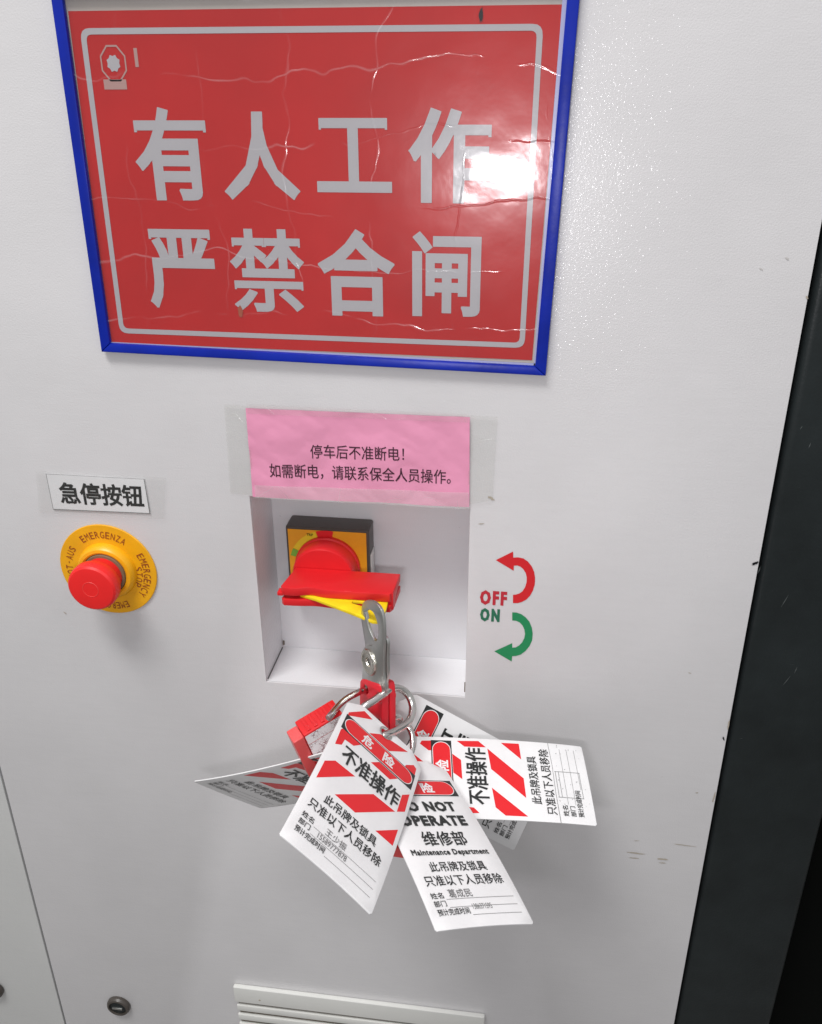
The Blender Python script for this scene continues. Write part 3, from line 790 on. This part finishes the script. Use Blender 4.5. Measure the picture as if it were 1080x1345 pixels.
# grip bar: hollow, open slot along its front
bx0b, bx1b, bx0f, bx1f = -0.1722, -0.0906, -0.1764, -0.0922
def slab(z0, z1, yb, yf, wave=False):
    n = 24; L = []
    L.append((-0.1722, yb)); L.append((-0.0902, yb))
    L.append((-0.0915, yf + 0.004)); L.append((-0.0935, yf))
    for k in range(n + 1):
        t = k / n; x = -0.0945 + ( -0.1745 + 0.0945) * t
        d = 0.0
        if wave: d = 0.0026 * math.exp(-((t - 0.74) / 0.09) ** 2) - 0.0006 * math.exp(-((t - 0.90) / 0.06) ** 2)
        else: d = 0.0016 * math.exp(-((t - 0.70) / 0.12) ** 2)
        L.append((x, yf + d))
    L.append((-0.1764, yf + 0.002))
    fr = Matrix(((1, 0, 0, 0), (0, 1, 0, 0), (0, 0, 1, 0), (0, 0, 0, 1)))
    return plate2d([L], z0, z1, fr, bev=0.0004)
bar = part('grip_bar', join([slab(-0.3476, -0.3408, 0.0112, -0.0200, True), slab(-0.3566, -0.3510, 0.0112, -0.0200, False), rbox(-0.0972, -0.0912, -0.0178, 0.0105, -0.3556, -0.3412, 0.001),
                             rbox(-0.1700, -0.0925, 0.0010, 0.0110, -0.3515, -0.3435)]), 'switch_red', sw)
part('grip_tip', rbox(-0.1795, -0.1750, -0.0190, -0.0120, -0.3490, -0.3460, 0.0006), 'switch_red', bar, root=sw)
# yellow locking tab swung out of the slot
tab = [(-0.1650, -0.0120), (-0.1620, -0.0165), (-0.1500, -0.0208), (-0.1200, -0.0362), (-0.1020, -0.0462), (-0.0985, -0.0462), (-0.0962, -0.0438), (-0.0948, -0.0292), (-0.0955, -0.0100)]
hole1 = [(-0.1085, -0.0262), (-0.1100, -0.0290), (-0.1062, -0.0330), (-0.1010, -0.0330), (-0.0990, -0.0300), (-0.1000, -0.0265)]
hole1 = [(-0.1215, -0.0205), (-0.1215, -0.0238), (-0.1150, -0.0262), (-0.1075, -0.0300), (-0.1015, -0.0330), (-0.0990, -0.0300), (-0.1000, -0.0240), (-0.1080, -0.0205)]
part('locking_tab', plate2d([tab, hole1], -0.3506, -0.3481, None, bev=0.0004), 'tab_yellow', sw, 'bright yellow padlock tab swung out of the red grip')

# ================================================================== lockout hasp
HO = Vector((-0.10246, -0.05496, -0.37698)); HU = Vector((-0.15432, 0.28702, 0.94541)); HB = Vector((0.62628, -0.71166, 0.31828)); HN = Vector((-0.76417, -0.64121, 0.06993))
HF = Matrix(((HB.x, HU.x, HN.x, HO.x), (HB.y, HU.y, HN.y, HO.y), (HB.z, HU.z, HN.z, HO.z), (0, 0, 0, 1)))
hasp = thing('lockout_hasp', 'steel scissor lockout hasp with red coated lower half hanging from the yellow tab', 'lockout hasp', (-0.1026, -0.042, -0.3344))
mmL = lambda pts: [(x / 1000, y / 1000) for x, y in pts]
def smooth_loop(pts, n=4):
    out = []; N = len(pts)
    for i in range(N):
        p0, p1, p2, p3 = [Vector(pts[(i + k - 1) % N]) for k in range(4)]
        for k in range(n):
            t = k / n
            out.append(tuple(0.5 * ((2 * p1) + (-p0 + p2) * t + (2 * p0 - 5 * p1 + 4 * p2 - p3) * t * t + (-p0 + 3 * p1 - 3 * p2 + p3) * t ** 3)))
    return out
jaw_f = [(-13.5, -20), (-11.5, -5), (-9.5, 4), (-5, 10), (2.0, 12.6), (6.2, 13.2), (8.2, 14.6), (9.4, 17.6), (15.4, 18.6), (19.2, 25), (19.6, 32), (16.5, 38.2), (11, 40.2), (5, 38.5), (0.5, 37.0), (-1.2, 40.0), (1.6, 43.8), (7, 46.6), (14.8, 47.4), (22, 46.2), (27.4, 42.5), (28.8, 35), (26.6, 22.5), (22.4, 9.4), (18.6, -6), (16.5, -20)]
jaw_b = [(-13, -20), (-11, -4), (-8.4, 8), (-8.8, 19.5), (-9.4, 28), (-8.4, 33.5), (-6.5, 38), (-4, 41), (-2.2, 38.5), (-0.8, 33), (0.2, 26), (3.6, 20.4), (9.0, 16.6), (20, 22), (26, 20), (23.0, 8), (20.0, -6), (16.0, -13), (12, -20)]
part('jaw', plate2d([smooth_loop(mmL(jaw_f), 3)], -0.0011, 0.0011, HF, bev=0.0003), 'nickel', hasp, 'front jaw with hook over the yellow tab')
part('jaw', plate2d([smooth_loop(mmL(jaw_b), 3)], -0.0038, -0.0015, HF, bev=0.0003), 'nickel', hasp, 'rear jaw behind the rivet')
def hlathe(profile, cx_, cy_, n=32):
    bm = bmesh.new(); rings = []
    for r, h in profile:
        rings.append([bm.verts.new((cx_ + r * math.cos(2 * math.pi * k / n), cy_ + r * math.sin(2 * math.pi * k / n), h)) for k in range(n)])
    for a, b in zip(rings[:-1], rings[1:]):
        for k in range(n): bm.faces.new((a[k], a[(k + 1) % n], b[(k + 1) % n], b[k]))
    bm.faces.new(rings[0][::-1]); bm.faces.new(rings[-1])
    bmesh.ops.recalc_face_normals(bm, faces=bm.faces)
    me = bpy.data.meshes.new('m'); bm.to_mesh(me); bm.free(); me.transform(HF)
    return finish(me, 25)
part('rivet', hlathe([(0.0100, 0.0011), (0.0101, 0.0018), (0.0094, 0.0027), (0.0078, 0.0028), (0.0066, 0.0022), (0.0036, 0.0021), (0.0030, 0.0010)], 0.0, 0.0), 'rivet', hasp)
sheath = [(-19.3, -21), (-17, -17.4), (-12, -15.2), (0, -14.6), (11, -14.2), (13.6, -17), (12.6, -26), (9.5, -40), (5.6, -56), (2.6, -74), (-6, -79), (-22, -78), (-26, -70), (-25.6, -46), (-22.5, -32)]
holes = [circ(-10.6, -23, 3.4), circ(8.5, -24.5, 3.4), circ(3.0, -45.5, 3.4), circ(-14.5, -42.5, 3.4), circ(-3, -63, 3.4), circ(-18, -62, 3.4)]
for h0, h1 in ((-0.0042, 0.0016), (-0.0102, -0.0050)):
    part('sheath', plate2d([smooth_loop(mmL(sheath), 3)] + [mmL(h) for h in holes], h0, h1, HF, bev=0.0009), 'hasp_red', hasp)

# ================================================================== padlocks
def frame3(o, w, h, t):
    w, h, t = Vector(w).normalized(), Vector(h).normalized(), Vector(t).normalized()
    t = w.cross(h).normalized(); w = h.cross(t)
    return Matrix(((w.x, h.x, t.x, o[0]), (w.y, h.y, t.y, o[1]), (w.z, h.z, t.z, o[2]), (0, 0, 0, 1)))
def padlock(label, F, path, seen, ww=0.038, hh=0.034, tt=0.0165, cap=0.0085, chrome='chrome', r=0.0021, ribs=True):
    """F: origin at the front lower corner, x width, y towards the shackle, z out of the label face"""
    p = thing('padlock', label, 'padlock', F.translation, None, 'safety padlocks on the hasp')
    b = rbox(0, ww, 0, hh, -tt, 0, 0.0012); 
    chunks = [b]
    if ribs:
        for k in range(5):
            y0 = 0.004 + k * 0.0056
            chunks.append(rbox(-0.0008, 0.0008, y0, y0 + 0.0026, -tt + 0.0018, -0.0018, 0.0003))
    body = join(chunks); body.transform(F)
    bo = part('body', body, 'lock_red', p)
    c = rbox(-0.0010, ww + 0.0014, -cap, -0.0002, -tt * 0.72, 0.0014, 0.0014, 3); c.transform(F)
    part('end_cap', c, 'lock_cap', p)
    if seen:
        s = plate2d([rect(0.0012, 0.0006, ww - 0.002, hh - 0.001), rect(0.0100, 0.0006 + 0.0001, 0.0104, hh - 0.0012)], 0, 0, Matrix.Translation((0, 0, 0.00015)))
        s.transform(F)
        part('sticker', s, 'sticker', bo, 'white foil sticker with cracked print', root=p)
    part('shackle', tube(path, r, 16, 8), chrome, p)
    return p
F1 = frame3((-0.1414,-0.1050,-0.4078), (0.191, 0.22, -0.957), (0.774, 0.565, 0.285), (0.603, -0.795, -0.063))
v0 = F1 @ Vector((0.030, 0.030, -0.008))
padlock('red padlock with white foil sticker left of the hasp, partly behind the front tag', F1,
        [(-0.1251,-0.0985,-0.3962), (-0.1234,-0.0940,-0.3956), (-0.1209,-0.0830,-0.3966), (-0.1167,-0.0740,-0.3967), (-0.1107,-0.0650,-0.3979), (-0.1086,-0.0566,-0.4018), (-0.0945,-0.0448,-0.4032), (-0.0895,-0.0430,-0.4125), (-0.0935,-0.0473,-0.4225), (-0.1080,-0.0594,-0.4216), (-0.1065,-0.0770,-0.4092), tuple(v0)], True, hh=0.031, chrome='chrome', r=0.0024)
F2 = frame3((-0.1239,-0.0980,-0.4550), (0.75, -0.35, -0.05), (0.30, 0.15, 0.9), (0, -1, 0))
padlock('red padlock hidden behind the front tag, its thick steel shackle passing through the tag hole', F2,
        [(-0.1117,-0.0980,-0.4225), (-0.1091,-0.0860,-0.4051), (-0.1032,-0.0815,-0.3974), (-0.0969,-0.0765,-0.3949), (-0.0913,-0.0705,-0.3933), (-0.0861,-0.0620,-0.3937), (-0.0803,-0.0560,-0.3983), (-0.0749,-0.0550,-0.4046), (-0.0715,-0.0600,-0.4100), (-0.0717,-0.0690,-0.4133), (-0.0751,-0.0780,-0.4133), (-0.0808,-0.0870,-0.4117), (-0.0874,-0.0965,-0.4097), (-0.0951,-0.0940,-0.4240), (-0.1021,-0.0940,-0.4420)], False, hh=0.026, tt=0.014, cap=0.006, r=0.0028)
F3 = frame3((-0.1042,-0.0820,-0.5259), (1.0, -0.05, 0.0), (0.0, 0.10, 1.0), (0, -1, 0))
padlock('red padlock hidden behind the front and lower tags, its shackle through the lowest hasp hole', F3,
        [(-0.0929,-0.0820,-0.4893), (-0.1004,-0.0900,-0.4348), (-0.0979,-0.0860,-0.4154), (-0.0970,-0.0731,-0.4187), (-0.0830,-0.0615,-0.4200), (-0.0806,-0.0520,-0.4318), (-0.0749,-0.0520,-0.4369), (-0.0716,-0.0580,-0.4424), (-0.0713,-0.0670,-0.4477), (-0.0744,-0.0770,-0.4509), (-0.0810,-0.0830,-0.4671), (-0.0835,-0.0830,-0.4872)], False, hh=0.030, tt=0.016, r=0.0024)

# ================================================================== danger tags
def tag(label, pose, kind, extra=None):
    R, t, k = pose
    R = Matrix(R)
    o = thing('danger_tag', label, 'tag', t, R, 'danger tags hanging on the padlocks')
    Wd, Ln = 0.070 * k, 0.142 * k
    def F(y=0.0): return Matrix(((1, 0, 0, -Wd / 2), (0, 0, -1, -y), (0, 1, 0, 0), (0, 0, 0, 1)))
    def uv(u, v): return (u * Wd, -v * Ln)
    ch = 0.16
    out = [uv(ch, 0), uv(1 - ch, 0), uv(0.985, 0.062), uv(1, 0.075), uv(1, 0.992), uv(0.985, 1), uv(0.015, 1), uv(0, 0.992), uv(0, 0.075), uv(0.015, 0.062)]
    hl = circ(*uv(0.5, 0.047), 0.0042 * k, 24)
    rc = random.Random(int(abs(t[0]) * 1e5))
    bow, twist, curl = rc.uniform(0.0010, 0.0022), rc.uniform(-0.0012, 0.0012), rc.uniform(0.0004, 0.0016)
    def bend(me):
        """laminated card: slight bow along its length, a twist and lifting lower corners"""
        bm = bmesh.new(); bm.from_mesh(me)
        zs = [v.co.z for v in bm.verts]; lo_, hi_ = min(zs), max(zs)
        for k3 in range(1, 14):
            zc = -Ln * k3 / 14
            if lo_ < zc < hi_:
                bmesh.ops.bisect_plane(bm, geom=bm.verts[:] + bm.edges[:] + bm.faces[:], plane_co=(0, 0, zc), plane_no=(0, 0, 1))
        xs = [v.co.x for v in bm.verts]; lo_, hi_ = min(xs), max(xs)
        for k3 in range(1, 6):
            xc = -Wd / 2 + Wd * k3 / 6
            if lo_ < xc < hi_:
                bmesh.ops.bisect_plane(bm, geom=bm.verts[:] + bm.edges[:] + bm.faces[:], plane_co=(xc, 0, 0), plane_no=(1, 0, 0))
        for v in bm.verts:
            a = min(max(-v.co.z / Ln, 0), 1); b = v.co.x / Wd * 2
            v.co.y += -bow * 4 * a * (1 - a) + twist * (a - 0.5) * b + curl * a ** 6 * b * b
        bmesh.ops.triangulate(bm, faces=[f for f in bm.faces if len(f.verts) > 4])
        bm.to_mesh(me); bm.free()
        for p in me.polygons: p.use_smooth = True
        me.set_sharp_from_angle(angle=math.radians(30))
        return me
    card = part('card', bend(plate2d([out, hl], -0.0009, 0.0, F(), bev=0.0001)), 'tagwhite', o, local=True)
    def put(name, me, m): part(name, bend(me), m, card, local=True)
    def poly(pts, h, m, nm='stripe'): put(nm, plate2d([[uv(*p) for p in pts]], 0, 0, F(h)), m)
    def txt(body, u0, v0, u1, v1, m='tagblack', bold=0.012, h=0.00045, nm='lettering', space=1.0):
        a = uv(u0, v1); b = uv(u1, v0)
        put(nm, text2d(body, (a[0], a[1], b[0], b[1]), bold, 0, F(h), 0, space), m)
    put('eyelet', plate2d([circ(*uv(0.5, 0.047), 0.0056 * k, 24), circ(*uv(0.5, 0.047), 0.0043 * k, 24)], 0, 0, F(0.00038)), 'nickel')
    if kind == 'zh':
        S = [[(.055, .155), (.055, .128), (.200, .028), (.315, .036)],
             [(.335, .142), (.450, .085), (.60, .060), (.800, .036), (.60, .142)],
             [(.820, .150), (.820, .134), (.905, .088), (.945, .098), (.952, .190), (.93, .195)],
             [(.065, .385), (.055, .275), (.080, .250), (.310, .255), (.240, .303), (.135, .312), (.128, .358)],
             [(.465, .308), (.545, .262), (.785, .262), (.708, .308)],
             [(.884, .332), (.957, .292), (.966, .412), (.888, .450)],
             [(.048, .638), (.048, .520), (.140, .472), (.375, .462)],
             [(.268, .640), (.608, .468), (.872, .458), (.510, .640)],
             [(.752, .640), (.958, .537), (.960, .638)]]
        for s in S: poly(s, 0.0001, 'tagred')
    # black header plate, white line, red lozenge
    poly([(.045, .148), (.955, .148), (.955, .260), (.045, .260)], 0.00018, 'tagblack', 'header_plate')
    def pill(mg, h, m, nm):
        x0, x1, y0, y1 = .045 * Wd + mg, .955 * Wd - mg, -.260 * Ln + mg * 0.75, -.148 * Ln - mg * 0.75
        rr = (y1 - y0) / 2; cy_ = (y0 + y1) / 2; L = []
        for k2 in range(13):
            a = -math.pi / 2 + math.pi * k2 / 12; L.append((x1 - rr + rr * math.cos(a), cy_ + rr * math.sin(a)))
        for k2 in range(13):
            a = math.pi / 2 + math.pi * k2 / 12; L.append((x0 + rr + rr * math.cos(a), cy_ + rr * math.sin(a)))
        put(nm, plate2d([L], 0, 0, F(h)), m)
    pill(0.0011, 0.00026, 'tagwhite', 'header_line'); pill(0.0017, 0.00034, 'tagred', 'header_lozenge')
    txt('危', .290, .168, .420, .240, 'tagwhite', 0.03)
    txt('险', .560, .168, .700, .240, 'tagwhite', 0.03)
    if kind == 'zh':
        txt('不准操作', .165, .330, .870, .445, bold=0.020)
    else:
        txt('DO NOT', .165, .300, .830, .366, bold=0.065, space=1.12)
        txt('OPERATE', .120, .392, .860, .458, bold=0.065, space=1.12)
        txt('维修部', .270, .492, .745, .578, bold=0.016)
        txt('Maintenance Department', .085, .598, .915, .640, bold=0.035, space=1.10)
    txt('此吊牌及锁具', .200, .668, .800, .722, bold=0.012)
    txt('只准以下人员移除', .085, .740, .905, .796, bold=0.012)
    txt('姓名', .080, .828, .205, .858, bold=0.012)
    txt('部门', .080, .868, .200, .897, bold=0.012)
    txt('预计完成时间', .080, .908, .395, .940, bold=0.012)
    for v_, u_ in ((.862, .22), (.902, .22), (.944, .41)):
        poly([(u_, v_), (.925, v_), (.925, v_ + .0022), (u_, v_ + .0022)], 0.0003, 'line', 'ruled_line')
    if extra == 'A':
        txt('王少振', .335, .818, .560, .856, 'inkgrey', 0.0)
        txt('15589777878', .285, .868, .600, .896, 'inkgrey', 0.0)
    if extra == 'B':
        txt('葛成民', .260, .815, .500, .858, 'inkgrey', 0.004)
        txt('1386371595', .440, .893, .640, .920, 'inkgrey', 0.0)
    if extra == 'C':
        # rubber-stamped table and the cracked laminate line
        for u_ in (.30, .62): poly([(u_, .815), (u_ + .006, .815), (u_ + .006, .955), (u_, .955)], 0.0003, 'line', 'stamp_line')
        for v_ in (.818, .835, .950): poly([(.30, v_), (.62, v_), (.62, v_ + .003), (.30, v_ + .003)], 0.0003, 'line', 'stamp_line')
        poly([(0.0, .806), (.35, .803), (.7, .807), (1, .802), (1, .804), (.7, .809), (.35, .805), (0, .809)], 0.0003, 'inkgrey', 'laminate_crack')
        rn = random.Random(8)
        for q in range(26):
            u_, v_ = rn.uniform(.03, .97), rn.uniform(.815, .985); d_ = rn.uniform(.003, .008)
            poly([(u_, v_), (u_ + d_ * 2, v_ + d_ * .2), (u_ + d_, v_ + d_)], 0.00032, 'line', 'dirt_speck')
    return o
tag('front white and red striped tag held by the thick shackle, overlapping the other tags', ([[0.74105, -0.66649, 0.08139], [-0.11047, -0.00146, 0.99388], [-0.6623, -0.74551, -0.07471]], [-0.08538, -0.08788, -0.40881], 1.000), 'zh', 'A')
tag('white tag reading DO NOT OPERATE, Maintenance Department, lowest of the fan', ([[0.79958, -0.34424, -0.49211], [0.48068, -0.12441, 0.86803], [-0.36003, -0.9306, 0.06599]], [-0.07706, -0.0885, -0.43643], 1.000), 'en', 'B')
tag('white and red striped tag turned sideways, pointing right with a grubby cracked end', ([[-0.14518, -0.14019, -0.97942], [0.95902, 0.22349, -0.17414], [0.24331, -0.96457, 0.102]], [-0.07414, -0.08685, -0.45077], 0.960), 'zh', 'C')
tag('white tag slanting behind the sideways tag, only its top edge and lower corner showing', ([[0.37865, -0.43754, -0.81559], [0.62441, 0.77122, -0.12384], [0.68318, -0.46236, 0.56523]], [-0.09447, -0.0518, -0.44098], 1.000), 'en')
tag('striped tag seen almost edge-on in shadow, pointing left below the stickered padlock', ([[0.56074, -0.05797, 0.82596], [0.43711, 0.86794, -0.23583], [-0.70321, 0.49328, 0.51203]], [-0.09872, -0.09289, -0.43926], 1.040), 'zh')

# ================================================================== cam locks and vent
def cam_lock(c, label):
    o = thing('cam_lock', label, 'lock', (c[0], 0, c[2]), None, 'black cam locks on the cabinet panels')
    part('bezel', lathe([(0.0124, 0.0002), (0.0124, 0.0030), (0.0112, 0.0052), (0.0092, 0.0056), (0.0088, 0.0030)], (c[0], 0, c[2]), 40), 'blackplastic', o)
    sl = part('key_plug', lathe([(0.0086, 0.0028), (0.0084, 0.0044), (0.0076, 0.0048)], (c[0], 0, c[2]), 32), 'dark', o)
    part('key_slot', rbox(c[0] - 0.0055, c[0] + 0.0055, -0.0060, -0.0046, c[2] - 0.0012, c[2] + 0.0012, 0.0004), 'nickel', sl, root=o)
cam_lock((-0.3922,0.0000,-0.8744), 'round black cam lock left of the louvred vent')
cam_lock((-0.5344,0.0000,-0.8743), 'round black cam lock cut off by the left edge of the photo')

vt = thing('vent_grille', 'off-white louvred ventilation grille at the bottom edge of the cabinet door', 'vent', (-0.136, 0, -0.95))
VX0, VX1, VT = -0.2622, -0.0098, -0.8186
part('top_rail', rbox(VX0, VX1, -0.0050, -0.0002, VT - 0.0225, VT, 0.0016, 3), 'vent', vt)
part('back_sheet', rbox(VX0 + 0.003, VX1 - 0.003, -0.0012, -0.0003, -1.0, VT - 0.01), 'gap_brown', vt)  # dark brown sheet fills the gaps between the slats
for k in range(9):
    zt = VT - 0.0275 - k * 0.0140
    part('slat', rbox(VX0 + 0.0015, VX1 - 0.0030, -0.0046, -0.0010, zt - 0.0082, zt, 0.0010, 2), 'vent', vt)
part('side_rail', rbox(VX1 - 0.0028, VX1 - 0.0002, -0.0046, -0.0004, -1.0, VT - 0.0230, 0.0006), 'vent', vt)
part('screw', lathe([(0.0012, 0.0048), (0.0011, 0.0052), (0.0005, 0.0052)], ((-0.2356,0.0000,-0.8346)[0], 0, (-0.2355,0.0000,-0.8335)[2]), 12), 'scuff', vt)
